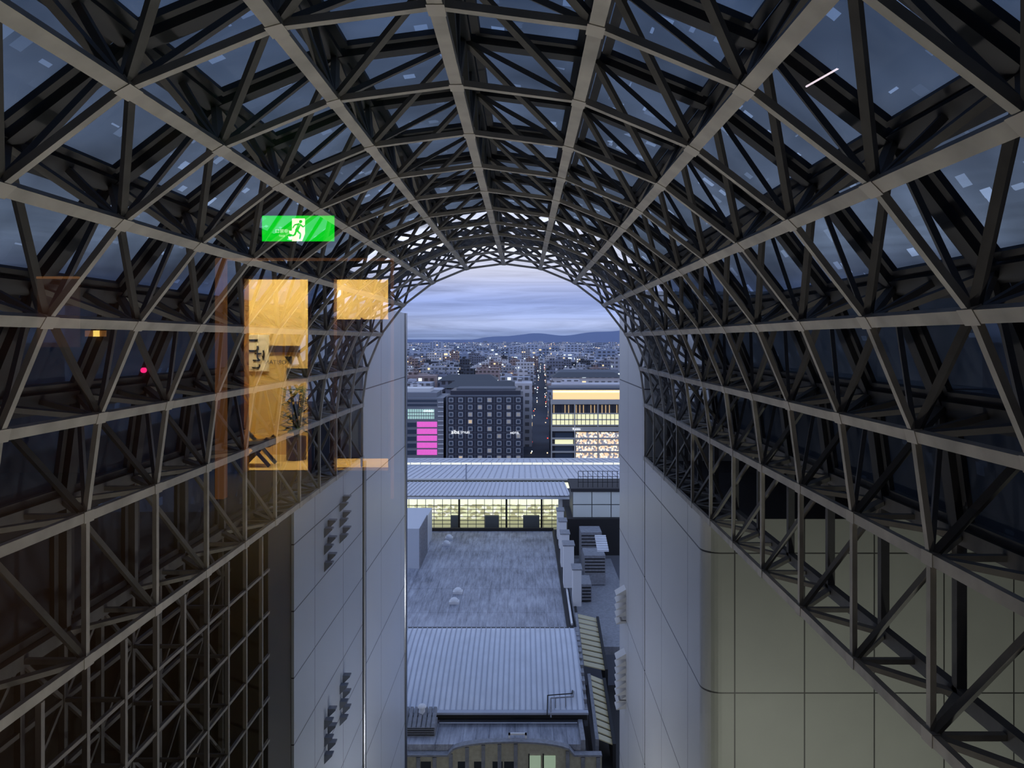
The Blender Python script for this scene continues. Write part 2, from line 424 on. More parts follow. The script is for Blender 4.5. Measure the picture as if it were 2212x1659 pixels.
for (pa,pb,Ya,Yb,ya,yb) in ((1248,1288,92,82,1326,1440),(1276,1302,80,71,1458,1600)):
    n=10
    for i in range(n):
        t0=i/n; t1=(i+.72)/n
        y0=Ya+(Yb-Ya)*t0; y1=Ya+(Yb-Ya)*t1
        z0=PZ(ya,Ya)+(PZ(yb,Yb)-PZ(ya,Ya))*t0; z1=PZ(ya,Ya)+(PZ(yb,Yb)-PZ(ya,Ya))*t1
        xa0=PX(pa,Ya); xa1=PX(pb,Ya)
        ss.hexa([(xa0,y0,z0-.1),(xa1,y0,z0-.6),(xa1,y1,z1-.6),(xa0,y1,z1-.1),(xa0,y0,z0),(xa1,y0,z0-.5),(xa1,y1,z1-.5),(xa0,y1,z1)],M_yel)
    ss.hexa([(xa0-.35,Yb,PZ(yb,Yb)-3),(xa0-.03,Yb,PZ(yb,Yb)-3),(xa0-.03,Ya,PZ(ya,Ya)-3),(xa0-.35,Ya,PZ(ya,Ya)-3),(xa0-.35,Yb,PZ(yb,Yb)+.15),(xa0-.03,Yb,PZ(yb,Yb)+.15),(xa0-.03,Ya,PZ(ya,Ya)+.15),(xa0-.35,Ya,PZ(ya,Ya)+.15)],M_par)
    ss.hexa([(xa1,Yb,PZ(yb,Yb)-3),(xa1+.3,Yb,PZ(yb,Yb)-3),(xa1+.3,Ya,PZ(ya,Ya)-3),(xa1,Ya,PZ(ya,Ya)-3),(xa1,Yb,PZ(yb,Yb)-.3),(xa1+.3,Yb,PZ(yb,Yb)-.3),(xa1+.3,Ya,PZ(ya,Ya)-.3),(xa1,Ya,PZ(ya,Ya)-.3)],M_black)
for Y,px0,px1,py0,py1 in ((121,1204,1218,1105,1165),(116,1208,1224,1128,1185),(109,1212,1230,1155,1225),(101,1218,1240,1180,1270),(96,1238,1256,1232,1310)):
    ss.box(PX(px0,Y),PX(px1,Y),Y,Y+2.4,PZ(py1,Y),PZ(py0,Y),M_white)
    ss.box(PX(px0,Y)-.12,PX(px1,Y)+.12,Y-.05,Y+2.45,PZ(py0,Y),PZ(py0,Y)+.15,M_par)
for Y,px0,px1,py0,py1 in ((118,1255,1300,1150,1200),(110,1262,1308,1200,1240),(103,1256,1278,1262,1330)):
    ss.box(PX(px0,Y),PX(px1,Y),Y,Y+4,-35,PZ(py0,Y),M_par)
    for j in range(5):
        ss.box(PX(px0,Y)+.1,PX(px1,Y)-.1,Y-.08,Y,PZ(py0+6+j*7,Y)-.16,PZ(py0+6+j*7,Y),M_black)
for j in range(7):
    ss.box(PX(1286,108),PX(1310,108),105+j*.6,105.4+j*.6,-28.9+j*.16,-28.6+j*.16,M_metal)
ss.cyl((5.6,89,-32.9),(5.9,123,-32.7),.13,M_white); ss.cyl((6.4,89,-33.4),(6.8,123,-33.2),.16,M_black)
ss.obj('rooftop_service_equipment')
pr=MB(); Y=126
M_pan=jointed('plant_room_panel',(.76,.80,.76),(.05,.06,.06),[(0,3.15,PX(1237,Y),.07),(2,2.13,PZ(1118,Y),.07)],.5)
pr.box(PX(1237,Y),PX(1320,Y)+4,Y,Y+9,PZ(1118,Y),PZ(1062,Y),M_pan)
pr.box(PX(1233,Y),PX(1320,Y)+4,Y-.2,Y+9,PZ(1062,Y),PZ(1055,Y),M_deck)
pr.box(PX(1225,Y),PX(1320,Y)+4,Y-1,Y+9,-35,PZ(1118,Y),M_black)
for i in range(9):
    x=PX(1250,Y)+(PX(1335,Y)-PX(1250,Y))*i/8
    pr.cyl((x,Y+1,PZ(1055,Y)),(x,Y+1,PZ(1020,Y)),.05,M_black,6)
for z in (1020,1032,1044): pr.cyl((PX(1250,Y),Y+1,PZ(z,Y)),(PX(1338,Y),Y+1,PZ(z,Y)),.045,M_black,6)
pr.obj('rooftop_plant_room')
lb=MB(); Y=112
M_cor=mat('corrugated_light',(.52,.56,.64),.5)
lb.box(-24,PX(906,Y),Y,Y+9,Z,PZ(1142,Y),M_cor); lb.box(-24,PX(906,Y)-.3,Y+9,Y+18,Z,PZ(1124,121),M_cor)
for j in range(13):
    lb.box(PX(906,Y)-.02,PX(906,Y)+.12,Y+j*.7,Y+j*.7+.25,Z,PZ(1142,Y)+.05,M_par)
lb.obj('rooftop_shed')

# ---------------------------------------------------------------- concourse building
cb=MB(); Y=137.0
m,nt,b=newmat('shop_interior_lit')
g=nt.nodes.new('ShaderNodeNewGeometry'); mpn=nt.nodes.new('ShaderNodeMapping'); mpn.inputs['Scale'].default_value=(1.6,.01,2.0)
nt.links.new(g.outputs['Position'],mpn.inputs[0])
v=nt.nodes.new('ShaderNodeTexVoronoi'); v.inputs['Scale'].default_value=1.; nt.links.new(mpn.outputs[0],v.inputs['Vector'])
s=nt.nodes.new('ShaderNodeSeparateXYZ'); nt.links.new(v.outputs['Color'],s.inputs[0])
c=mixc(nt,mth(nt,'MULTIPLY',mth(nt,'GREATER_THAN',s.outputs[0],.5),.7),(.84,.88,.58),(.24,.21,.10))
c=mixc(nt,mth(nt,'GREATER_THAN',s.outputs[1],.78),c,(1,1,.92))
nt.links.new(c,b.inputs['Emission Color']); b.inputs['Emission Strength'].default_value=.84
b.inputs['Base Color'].default_value=(.2,.2,.15,1)
M_shop=m
M_glow=mat('ceiling_glow',(.5,.5,.4),.5,emis=(.95,.97,.74),es=1.0)
M_mul=mat('mullion_grey',(.10,.11,.11),.5)
xa,xb=-28,PX(1206,Y)
zt,zm=PZ(1076,Y),PZ(1143,Y)
cb.box(xa,xb,Y+8,Y+8.3,PZ(1143,Y),PZ(1092,Y),M_shop)
cb.box(xa,xb,Y+.7,Y+8,PZ(1088,Y)+.05,PZ(1088,Y)+.2,M_glow)
cb.box(xa,xb,Y+.3,Y+.5,PZ(1090,Y),PZ(1077,Y),M_glow)
cb.box(xa,xb,Y,Y+8,PZ(1143,Y)-.2,PZ(1143,Y),mat('shop_floor',(.4,.4,.3),.5))
for k in range(7):
    z=PZ(1092,Y)+(PZ(1140,Y)-PZ(1092,Y))*k/6
    cb.box(xa,xb,Y-.05,Y+.02,z-.06,z+.05,M_mul)
x=xa
while x<xb:
    cb.box(x,x+.09,Y-.08,Y+.05,zm,zt,M_mul); x+=1.5
for px in (990,1092,1168):
    cb.box(PX(px,Y),PX(px+4,Y),Y-.2,Y+.1,zm,zt,M_black)
for p0,p1 in ((975,990),(1048,1078),(1130,1165)):
    cb.box(PX(p0,Y),PX(p1,Y),Y-.8,Y-.1,PZ(1146,Y),PZ(1112,Y),M_mul)
cb.box(xa,PX(1232,Y),Y-1,Y+.4,PZ(1076,Y),PZ(1071,Y),M_metal)
cb.box(xb,PX(1215,Y),Y,Y+8,zm,zt,M_white)
def ribbed(b,xl,xr,y0,z0,y1,z1,step,m1,m2):
    b.poly([(xl,y0,z0),(xr,y0,z0),(xr,y1,z1),(xl,y1,z1)],m1)
    x=xl
    while x<xr:
        b.beam((x,y0,z0+.06),(x,y1,z1+.06),.16,.14,(0,0,1),m2); x+=step
M_rf=mat('platform_roof_metal',(.66,.69,.77),.5,.0,noise=.1)
ribbed(cb,xa,PX(1232,Y),Y-1,PZ(1071,Y-1),157,PZ(1041,157),.8,M_rf,M_metal2)
cb.obj('concourse_building')
p2=MB()
p2.box(-40,30,158.6,159,PZ(1041,158.6)-1.3,PZ(1035,158.6),M_glow)
p2.box(-40,30,158.0,158.5,PZ(1041,158)-.1,PZ(1039,158)+.1,M_mul)
ribbed(p2,-40,30,159,PZ(1034,159),194,PZ(1006,194),1.3,M_rf,M_metal2)
p2.box(-40,30,158.5,159.2,PZ(1037,159),PZ(1033,159),M_white)
p2.box(-40,30,194,194.5,PZ(1006,194)-.4,PZ(1004,194),M_white)
p2.box(-40,30,199,199.4,PZ(1005,199),PZ(1000,199),M_glow)
ribbed(p2,-45,34,200,PZ(1000,200),228,PZ(992,228),1.8,M_rf,M_metal2)
p2.box(-45,34,228,228.5,PZ(992,228)-.2,PZ(990,228),M_white)
p2.box(PX(1006,159),PX(1009,159),158.3,158.5,PZ(1040,158),PZ(1003,158),M_metal2)
for px in range(885,1335,22): p2.box(PX(px,194),PX(px+1.5,194),194.5,194.8,PZ(1008,194),PZ(998,194),M_white)
p2.obj('platform_canopy_roof')

# ---------------------------------------------------------------- city
gr=MB(); gr.box(-9000,9000,50.1,20000,-46,-45.01,M_ground); gr.obj('ground')
def citymat(name, tint, lit, cell=(3.0,3.0,3.1),es=1.25):
    m,nt,b=newmat(name)
    g=nt.nodes.new('ShaderNodeNewGeometry')
    dv=nt.nodes.new('ShaderNodeVectorMath'); dv.operation='DIVIDE'; dv.inputs[1].default_value=cell
    nt.links.new(g.outputs['Position'],dv.inputs[0])
    fl=nt.nodes.new('ShaderNodeVectorMath'); fl.operation='FLOOR'; nt.links.new(dv.outputs[0],fl.inputs[0])
    frc=nt.nodes.new('ShaderNodeVectorMath'); frc.operation='FRACTION'; nt.links.new(dv.outputs[0],frc.inputs[0])
    s=nt.nodes.new('ShaderNodeSeparateXYZ'); nt.links.new(frc.outputs[0],s.inputs[0])
    wn=nt.nodes.new('ShaderNodeTexWhiteNoise'); nt.links.new(fl.outputs[0],wn.inputs['Vector'])
    inz=mth(nt,'MULTIPLY',mth(nt,'GREATER_THAN',s.outputs[2],.3),mth(nt,'LESS_THAN',s.outputs[2],.8))
    inx=mth(nt,'MULTIPLY',mth(nt,'GREATER_THAN',s.outputs[0],.2),mth(nt,'LESS_THAN',s.outputs[0],.8))
    win=mth(nt,'MULTIPLY',inz,inx)
    sn=nt.nodes.new('ShaderNodeSeparateXYZ'); nt.links.new(g.outputs['Normal'],sn.inputs[0])
    side=mth(nt,'LESS_THAN',mth(nt,'ABSOLUTE',sn.outputs[2]),.5)
    win=mth(nt,'MULTIPLY',win,side)
    base=mixc(nt,win,tint,tuple(c*.3 for c in tint))
    nt.links.new(base,b.inputs['Base Color'])
    on=mth(nt,'GREATER_THAN',wn.outputs['Value'],1-lit)
    sc=nt.nodes.new('ShaderNodeSeparateXYZ'); nt.links.new(wn.outputs['Color'],sc.inputs[0])
    ec=mixc(nt,mth(nt,'GREATER_THAN',sc.outputs[1],.5),(1,.72,.38),(.8,.95,1))
    nt.links.new(ec,b.inputs['Emission Color'])
    nt.links.new(mth(nt,'MULTIPLY',mth(nt,'MULTIPLY',win,on),es),b.inputs['Emission Strength'])
    b.inputs['Roughness'].default_value=.8
    return m
CM=[citymat('city_facade_a',(.44,.46,.54),.09),citymat('city_facade_b',(.22,.24,.32),.07),citymat('city_facade_c',(.66,.65,.70),.10),
    citymat('city_facade_d',(.34,.26,.26),.08),citymat('city_facade_e',(.07,.08,.11),.04)]
CF=[citymat('far_facade_hazy_a',(.46,.52,.68),.07,(9,9,6)),citymat('far_facade_hazy_b',(.30,.36,.50),.06,(8,8,6)),citymat('far_facade_hazy_c',(.68,.70,.80),.07,(10,10,7))]  # bluer far facades: distance haze put into their colour
M_roofd=mat('roof_dark',(.14,.155,.19),.8)
M_rooft=mat('roof_tile_slate',(.06,.07,.09),.7)
ct=MB()
def bld(b,x0,x1,y0,y1,h,m,roof=True):
    b.box(x0,x1,y0,y1,-45,-45+h,m)
    if roof:
        w=x1-x0
        if h<11 and random.random()<.7:
            b.hexa([(x0-.3,y0-.3,-45+h),(x1+.3,y0-.3,-45+h),(x1+.3,y1+.3,-45+h),(x0-.3,y1+.3,-45+h),(x0+.5,(y0+y1)/2-.2,-43+h),(x1-.5,(y0+y1)/2-.2,-43+h),(x1-.5,(y0+y1)/2+.2,-43+h),(x0+.5,(y0+y1)/2+.2,-43+h)],M_rooft)
        else: b.box(x0+w*.2,x0+w*.5,y0+(y1-y0)*.3,y0+(y1-y0)*.7,-45+h,-45+h+2.2,m)
def street(Y): return 6+(Y-293)*.0255
Yr=440
while Yr<1100:
    sp=17+random.random()*5
    x=-.24*Yr-20
    while x<.22*Yr+20:
        ww=7+random.random()*12
        if x+ww>street(Yr)-4 and x<street(Yr)+4.5: x=street(Yr)+4.5
        h=random.choice([7,7,8,8,9,10,11,13,15,18,22]) + random.random()*2
        if Yr<560: h=min(h,15)
        if random.random()<.05: h+=10
        h=min(h,32)
        bld(ct,x,x+ww,Yr,Yr+sp*.8,h,random.choice(CM))
        x+=ww+.6+random.random()*2
    Yr+=sp+random.choice([0,0,4])
while Yr<6500:
    sp=26+Yr*.014
    x=-.24*Yr
    while x<.22*Yr:
        ww=12+random.random()*26
        if abs(x+ww/2-street(Yr))<ww/2+6 and Yr<1500: x+=ww; continue
        h=9+random.random()**2*20
        if random.random()<.03: h+=12
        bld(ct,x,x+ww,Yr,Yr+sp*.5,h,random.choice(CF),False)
        x+=ww+4+random.random()*10
    Yr+=sp
ct.obj('distant_city_buildings')
sb=MB()
def rows(px0,px1,py,Y,d,m,hat=True):
    x0,x1=PX(px0,Y),PX(px1,Y); z=PZ(py,Y)
    sb.box(x0,x1,Y,Y+d,-45,z,m)
    if hat: sb.box(x0+(x1-x0)*.15,x0+(x1-x0)*.4,Y+d*.3,Y+d*.7,z,z+1.6,m)
def gable(px0,px1,py,Y,d,rise,m,w=None):
    x0,x1=PX(px0,Y),PX(px1,Y); z=PZ(py,Y)
    sb.box(x0,x1,Y,Y+d,-45,z,w or CM[1])
    sb.hexa([(x0-1,Y-1,z),(x1+1,Y-1,z),(x1+1,Y+d+1,z),(x0-1,Y+d+1,z),(x0+3,Y+d/2-.5,z+rise),(x1-3,Y+d/2-.5,z+rise),(x1-3,Y+d/2+.5,z+rise),(x0+3,Y+d/2+.5,z+rise)],m)
gable(962,1118,838,325,26,2.4,M_rooft); gable(950,1070,822,360,24,2.4,M_rooft)
rows(1112,1150,828,325,18,CM[2]); rows(1193,1345,830,325,14,CM[2]); gable(1195,1345,815,362,20,2.0,M_rooft,CM[2]); gable(1205,1345,806,395,18,1.6,M_roofd,CM[2])
rows(868,955,842,325,16,CM[2]); rows(868,930,828,350,16,CM[0]); rows(935,1000,812,400,14,CM[1]); rows(1080,1145,815,400,14,CM[0]); rows(868,940,812,390,18,CM[3])
rows(1118,1140,800,425,10,CM[2])
sb.obj('midtown_buildings')
sl=MB(); M_lw=mat('lamp_white',(1,1,1),.5,emis=(.85,.95,1),es=2.2); M_lo=mat('lamp_warm',(1,.8,.5),.5,emis=(1,.70,.42),es=1.6); M_lr=mat('lamp_red',(1,.1,.05),.5,emis=(1,.08,.05),es=1.6)
for i in range(60):
    Y=300+1000*random.random()**1.3; x=street(Y)+random.choice([-3.6,3.6,-3,3])+random.uniform(-.4,.4)
    s_=.14+Y*.00024; z=-45+random.choice([6,5,3,1])
    sl.box(x-s_,x+s_,Y-s_,Y+s_,z-s_,z+s_,random.choice([M_lw,M_lw,M_lw,M_lo,M_lo,M_lr]))
for i in range(480):
    Y=500+5500*random.random(); x=random.uniform(-.2,.17)*Y; s_=.2+Y*.00022; z=-45+random.uniform(8,26)
    sl.box(x-s_,x+s_,Y-s_,Y+s_,z-s_*.8,z+s_*.8,random.choice([M_lw,M_lw,M_lw,M_lo,M_lr if random.random()<.3 else M_lw]))
sl.obj('street_lamps')
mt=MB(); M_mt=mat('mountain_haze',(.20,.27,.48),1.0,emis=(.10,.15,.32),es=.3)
prev=None
for i in range(121):
    x=-6000+12000*i/120; u=x/1000
    h=50+50*math.sin(u*1.1+.6)+40*math.sin(u*2.7+2)+18*math.sin(u*6.1)+ (55*max(0,u))
    h=max(14,h)
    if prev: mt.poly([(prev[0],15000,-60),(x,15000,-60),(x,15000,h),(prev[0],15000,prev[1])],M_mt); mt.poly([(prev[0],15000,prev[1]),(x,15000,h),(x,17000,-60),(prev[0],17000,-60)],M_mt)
    prev=(x,h)
mt.obj('mountain_range')

# ---------------------------------------------------------------- hotel
Y=290.0
ht=empty('dark_hotel_building'); hb=MB()
M_nav=mat('hotel_facade',(.034,.039,.066),.5); M_lin=mat('hotel_line',(.15,.17,.22),.5)
M_win=mat('hotel_window',(.06,.08,.12),.15); M_winf=mat('hotel_window_frame',(.50,.52,.58),.5)
M_ww=mat('hotel_window_warm',(.3,.25,.2),.5,emis=(1,.74,.45),es=.5); M_ww2=mat('hotel_window_dim',(.3,.3,.3),.5,emis=(.5,.46,.40),es=.25)
x0,x1=PX(964,Y),PX(1130,Y); zt=PZ(856,Y)
hb.box(x0,x1,Y,Y+28,-45,zt,M_nav)
hb.box(x0+.8,x1-.8,Y+.8,Y+27,zt,zt+.1,M_roofd)
hb.box(x0+1,x1-1,Y+6,Y+26,zt,PZ(844,Y+6),M_nav); hb.box(x0+3,x1-3,Y+10,Y+24,zt,PZ(839,Y+10),M_roofd)
for i in range(9):
    xx=x0+(x1-x0)*i/8; hb.box(xx-.08,xx+.08,Y-.1,Y,-45,zt,M_lin)
for j in range(9):
    py=864+j*15.6
    hb.box(x0,x1,Y-.1,Y,PZ(py-7.4,Y)-.06,PZ(py-7.4,Y)+.06,M_lin)
    for i in range(8):
        cx=x0+(x1-x0)*(i+.5)/8; cz=PZ(py,Y)
        hb.box(cx-.85,cx+.85,Y-.25,Y-.02,cz-.85,cz+.85,M_winf)
        rr=random.random()
        hb.box(cx-.60,cx+.60,Y-.3,Y-.24,cz-.60,cz+.60,M_ww if rr<.08 else (M_ww2 if rr<.25 else M_win))
hb.box(x0,x0+.6,Y-.4,Y,-45,zt,M_lin)
hb.obj('facade',ht)
M_sgn=mat('sign_white_lit',(1,1,1),.5,emis=(.95,.97,1),es=1.2)
text('sign_name','alba',(PX(984,Y),Y-.6,PZ(933,Y)),2.0,M_sgn,ht,thick=.05)
text('sign_name_2','STYLES',(PX(1005,Y),Y-.6,PZ(934,Y)),1.1,M_sgn,ht,thick=.05)
text('sign_hotel','HOTEL',(PX(1112,Y),Y-.6,PZ(935,Y)),1.1,M_sgn,ht,thick=.05)
le=empty('glass_office_building'); b1=MB()
M_gr=mat('office_grey',(.22,.24,.29),.6); M_pk=mat('pink_glow',(.8,.1,.6),.5,emis=(.85,.16,.62),es=.75); M_tl=mat('teal_lit',(.5,.7,.65),.5,emis=(.45,.72,.62),es=.5)
M_fin=mat('pink_fin',(.4,.05,.3),.5,emis=(.4,.06,.3),es=.5)
x0,x1=PX(850,Y),PX(958,Y)
b1.box(x0,x1,Y,Y+26,-45,PZ(860,Y),M_gr); b1.box(x0,x1-3,Y+4,Y+22,PZ(860,Y),PZ(850,Y),M_gr); b1.box(x0,x1-6,Y+8,Y+20,PZ(850,Y),PZ(842,Y),M_white)
for py in (866,875): b1.box(x0,PX(944,Y),Y-.1,Y,PZ(py+2.5,Y),PZ(py-2.5,Y),M_win)
b1.box(x0,PX(938,Y),Y-.2,Y,PZ(905,Y),PZ(884,Y),M_tl)
for px in range(880,940,5): b1.box(PX(px,Y),PX(px+.8,Y),Y-.35,Y,PZ(905,Y),PZ(884,Y),M_gr)
for py in (891,898): b1.box(x0,PX(938,Y),Y-.35,Y,PZ(py+.7,Y),PZ(py-.7,Y),M_gr)
for j in range(5):
    a=910+j*15
    b1.box(PX(901,Y),PX(944,Y),Y-.2,Y,PZ(a+12.5,Y),PZ(a+1,Y),M_pk)
    b1.box(PX(860,Y),PX(899,Y),Y-.2,Y,PZ(a+12,Y),PZ(a+3,Y),M_win)
    for px in range(903,944,3): b1.box(PX(px,Y),PX(px+.5,Y),Y-.35,Y,PZ(a+12.5,Y),PZ(a+1,Y),M_fin)
for j in range(12): b1.box(PX(946,Y),PX(958,Y),Y-.3,Y,PZ(868+j*10+2,Y),PZ(868+j*10,Y),M_white)
b1.obj('facade',le)
text('shop_sign','coneco',(PX(926,Y),Y-.7,PZ(887,Y)),1.3,M_sgn,le,thick=.05)
ri=empty('shopping_building'); b2=MB()
M_cr=mat('shop_concrete',(.48,.48,.48),.6); M_or=mat('warm_band',(1,.6,.3),.5,emis=(1,.64,.30),es=.9); M_or2=mat('warm_core',(1,.8,.5),.5,emis=(1,.88,.62),es=1.2)
M_up=mat('warm_uplight',(1,.6,.3),.5,emis=(.9,.64,.30),es=.6)
M_yg=mat('yellow_green_floor',(.6,.6,.4),.5,emis=(.88,.86,.52),es=.85)
x0,x1=PX(1192,Y),PX(1400,Y)
b2.box(x0,x1,Y+.5,Y+30,-45,PZ(866,Y),M_nav)
b2.box(x0-.5,x1,Y-.8,Y+1,PZ(873,Y),PZ(863,Y),M_cr)
b2.box(x0+.5,x1,Y+3,Y+3.5,PZ(868,Y),PZ(843,Y),M_or); b2.box(x0+.5,x1,Y+2.8,Y+3,PZ(849,Y),PZ(845,Y),M_or2)
b2.box(x0-1,x1,Y+1,Y+16,PZ(843,Y),PZ(838,Y),M_roofd); b2.box(x0+1,x1,Y+3.5,Y+16,PZ(866,Y),PZ(843,Y),M_nav)
for px in range(1196,1345,8): b2.box(PX(px,Y),PX(px+1.2,Y),Y,Y+.5,PZ(892,Y),PZ(875,Y),M_up if random.random()<.7 else M_nav)
b2.box(x0,x1,Y-.3,Y+.5,PZ(918,Y),PZ(894,Y),M_yg)
for px in range(1192,1345,9): b2.box(PX(px,Y),PX(px+1.2,Y),Y-.6,Y,PZ(918,Y),PZ(894,Y),M_mul)
for py in (893,906,918): b2.box(x0,x1,Y-.6,Y,PZ(py+1.4,Y),PZ(py-1,Y),M_cr)
b2.box(x0,x1,Y-.8,Y+.5,PZ(931,Y),PZ(922,Y),M_cr)
m,nt,b=newmat('shelf_windows')
g=nt.nodes.new('ShaderNodeNewGeometry'); mpn=nt.nodes.new('ShaderNodeMapping'); mpn.inputs['Scale'].default_value=(1.7,.01,1.5); nt.links.new(g.outputs['Position'],mpn.inputs[0])
v=nt.nodes.new('ShaderNodeTexVoronoi'); v.inputs['Scale'].default_value=1; v.distance='CHEBYCHEV'; nt.links.new(mpn.outputs[0],v.inputs['Vector'])
s=nt.nodes.new('ShaderNodeSeparateXYZ'); nt.links.new(v.outputs['Color'],s.inputs[0])
c=mixc(nt,mth(nt,'GREATER_THAN',s.outputs[0],.45),(.95,.58,.22),(.06,.035,.02)); c=mixc(nt,mth(nt,'GREATER_THAN',s.outputs[1],.75),c,(1,.92,.65))
nt.links.new(c,b.inputs['Emission Color']); b.inputs['Emission Strength'].default_value=.9
M_shelf=m
for a,bb in ((934,945),(949,959),(963,974),(978,990)):
    b2.box(PX(1244,Y),x1,Y-.2,Y+.5,PZ(bb,Y),PZ(a,Y),M_shelf); b2.box(x0,x1,Y-.8,Y+.5,PZ(bb+3.4,Y),PZ(bb,Y),M_cr)
    b2.box(x0+1.2,PX(1238,Y),Y-.1,Y+.5,PZ(bb,Y),PZ(a+1,Y),M_win if a!=949 else M_yg)
for px in (1190,1240,1290,1336): b2.box(PX(px,Y),PX(px+2.5,Y),Y-.9,Y+.5,-45,PZ(873,Y),M_cr)
b2.obj('facade',ri)
text('shop_sign','Kyoto',(PX(1245,Y),Y-1.2,PZ(926,Y)),1.2,M_sgn,ri,thick=.05)

# ---------------------------------------------------------------- viewing room (camera side), seen as reflections
GY=0.5
m,nt,b=newmat('window_glass')
tr=nt.nodes.new('ShaderNodeBsdfTransparent'); tr.inputs[0].default_value=(1,1,1,1)
gl=nt.nodes.new('ShaderNodeBsdfGlossy'); gl.inputs['Roughness'].default_value=0; gl.inputs['Color'].default_value=(1,1,1,1)
mx=nt.nodes.new('ShaderNodeMixShader'); mx.inputs[0].default_value=.30
nt.links.new(tr.outputs[0],mx.inputs[1]); nt.links.new(gl.outputs[0],mx.inputs[2]); nt.links.new(mx.outputs[0],nt.nodes['Material Output'].inputs[0])
M_glass=m
FZ=-1.5; CZr=1.12
wn=MB(); wn.poly([(-6,GY,FZ),(4,GY,FZ),(4,GY,CZr),(-6,GY,CZr)],M_glass); wn.obj('window_1')
M_rw=mat('room_wall_dark',(.045,.028,.018),.7); M_rf_=mat('room_floor_dark',(.03,.024,.02),.6); M_rc=mat('room_ceiling_dark',(.012,.012,.012),.9)
def RY(d): return 2*GY-d
def RX(px,d): return (px-VX)/F*d
def RZ(py,d): return (VY-py)/F*d
BY=RY(8.7); EY=RY(10.0)
o=MB(); o.box(-6.1,4.1,EY-.1,.88,FZ-.1,FZ,M_rf_); o.obj('floor')
o=MB(); o.box(-6.1,4.1,EY-.1,.88,CZr,CZr+.1,M_rc); o.obj('ceiling')
o=MB(); o.box(-6.1,-6,EY-.1,.88,FZ,CZr,M_rw); o.obj('wall_left')
o=MB(); o.box(4,4.1,EY-.1,.88,FZ,CZr,M_rw); o.obj('wall_right')
M_och=mat('ochre_plaster',(.82,.60,.24),.8,noise=.06,nscale=4)
A0,A1=RX(525,8.7),RX(670,8.7); B0,B1=RX(718,8.7),RX(843,8.7); ZT=RZ(602,8.7)
o=MB()
for xa,xb_,z0,z1 in ((-6,A0,FZ,CZr),(A1,B0,FZ,CZr),(B1,4,FZ,CZr),(A0,A1,ZT,CZr),(B0,B1,ZT,CZr)):
    o.box(xa,xb_,BY-.12,BY,z0,z1,M_rw)
o.obj('wall_back')
al0,al1=-4.4,-.9
o=MB(); o.box(al0,al1,EY-.1,EY,FZ,CZr,M_och); o.obj('wall_alcove_back')
o=MB(); o.box(al0-.1,al0,EY,BY-.12,FZ,CZr,M_och); o.obj('wall_alcove_left')
o=MB(); o.box(al1,al1+.1,EY,BY-.12,FZ,CZr,M_och); o.obj('wall_alcove_right')
o=MB(); o.box(al0,al1,EY,BY-.12,FZ,FZ+.01,M_och); o.obj('floor_alcove')
M_wood=mat('wood_orange',(.35,.15,.05),.4,noise=.2,nscale=8)
o=MB()
for x_ in (A0,A1,B0,B1): o.box(x_-.02,x_+.02,BY-.13,BY+.02,FZ,ZT,M_wood)
o.box(A0,A1,BY-.13,BY+.02,ZT,ZT+.03,M_wood); o.box(B0,B1,BY-.13,BY+.02,ZT,ZT+.03,M_wood); o.obj('trim_1')
M_wood2=mat('wood_post_glow',(.5,.22,.07),.5,emis=(.5,.2,.06),es=.2)  # weak emission stands in for warm light falling on the post
o=MB(); d=7.3; o.box(RX(469,d),RX(487,d),RY(d)-.05,RY(d)+.05,FZ,RZ(560,d),M_wood2); o.box(RX(469,d),RX(850,d),RY(d)-.03,RY(d)+.03,RZ(563,d),RZ(558,d),M_wood2)
o.box(RX(845,d),RX(850,d),RY(d)-.03,RY(d)+.03,FZ,RZ(560,d),M_wood2); o.obj('door_1')
def area(name,loc,size,power,col,rot=(0,0,0),sy=None):
    l=bpy.data.lights.new(name,'AREA'); l.energy=power; l.color=col; l.size=size
    if sy: l.shape='RECTANGLE'; l.size_y=sy
    ob=bpy.data.objects.new(name,l); ob.location=loc; ob.rotation_euler=rot; scene.collection.objects.link(ob); return ob
area('alcove_ceiling_lamp',(-2.9,RY(9.3),CZr-.05),2.6,70,(1,.84,.46),sy=.5)
area('room_ceiling_lamp',(-4.9,RY(6.4),CZr-.03),.3,16,(1,.50,.22))
M_ink=mat('ink_black',(.01,.01,.01),.6); M_cream=mat('poster_cream',(.97,.93,.82),.7); M_brown=mat('dark_wood',(.06,.03,.015),.5)
ps=empty('calligraphy_poster'); o=MB(); d=9.95
o.box(RX(500,d),RX(579,d),EY+.0,EY+.03,RZ(802,d),RZ(723,d),M_cream); o.obj('panel',ps)
for ch,px,py,sz in (('こ',543,748,.20),('け',558,770,.14),('こ',550,788,.14)):
    t=text('lettering',ch,(RX(px,9.9),EY+.04,RZ(py,9.9)),sz*1.1,M_ink,ps,True); t.data.offset=.004
sg=empty('store_direction_sign'); o=MB()
o.box(RX(581,d),RX(646,d),EY,EY+.03,RZ(761,d),RZ(747,d),M_brown); o.box(RX(618,d),RX(664,d),EY,EY+.02,RZ(818,d),RZ(796,d),M_ink)
o.poly([(RX(612,d),EY+.02,RZ(770,d)),(RX(630,d),EY+.02,RZ(770,d)),(RX(628,d),EY+.02,RZ(788,d))],M_ink); o.obj('panel',sg)
text('lettering','ORITAN',(RX(594,9.95),EY+.03,RZ(783,9.95)),.075,M_ink,sg,True)
pl=empty('potted_plant'); o=MB(); M_leaf=mat('leaf_green',(.05,.10,.02),.5); M_pot=mat('pot_brown',(.08,.04,.02),.5)
pc=Vector((RX(640,9.6),RY(9.6),0))
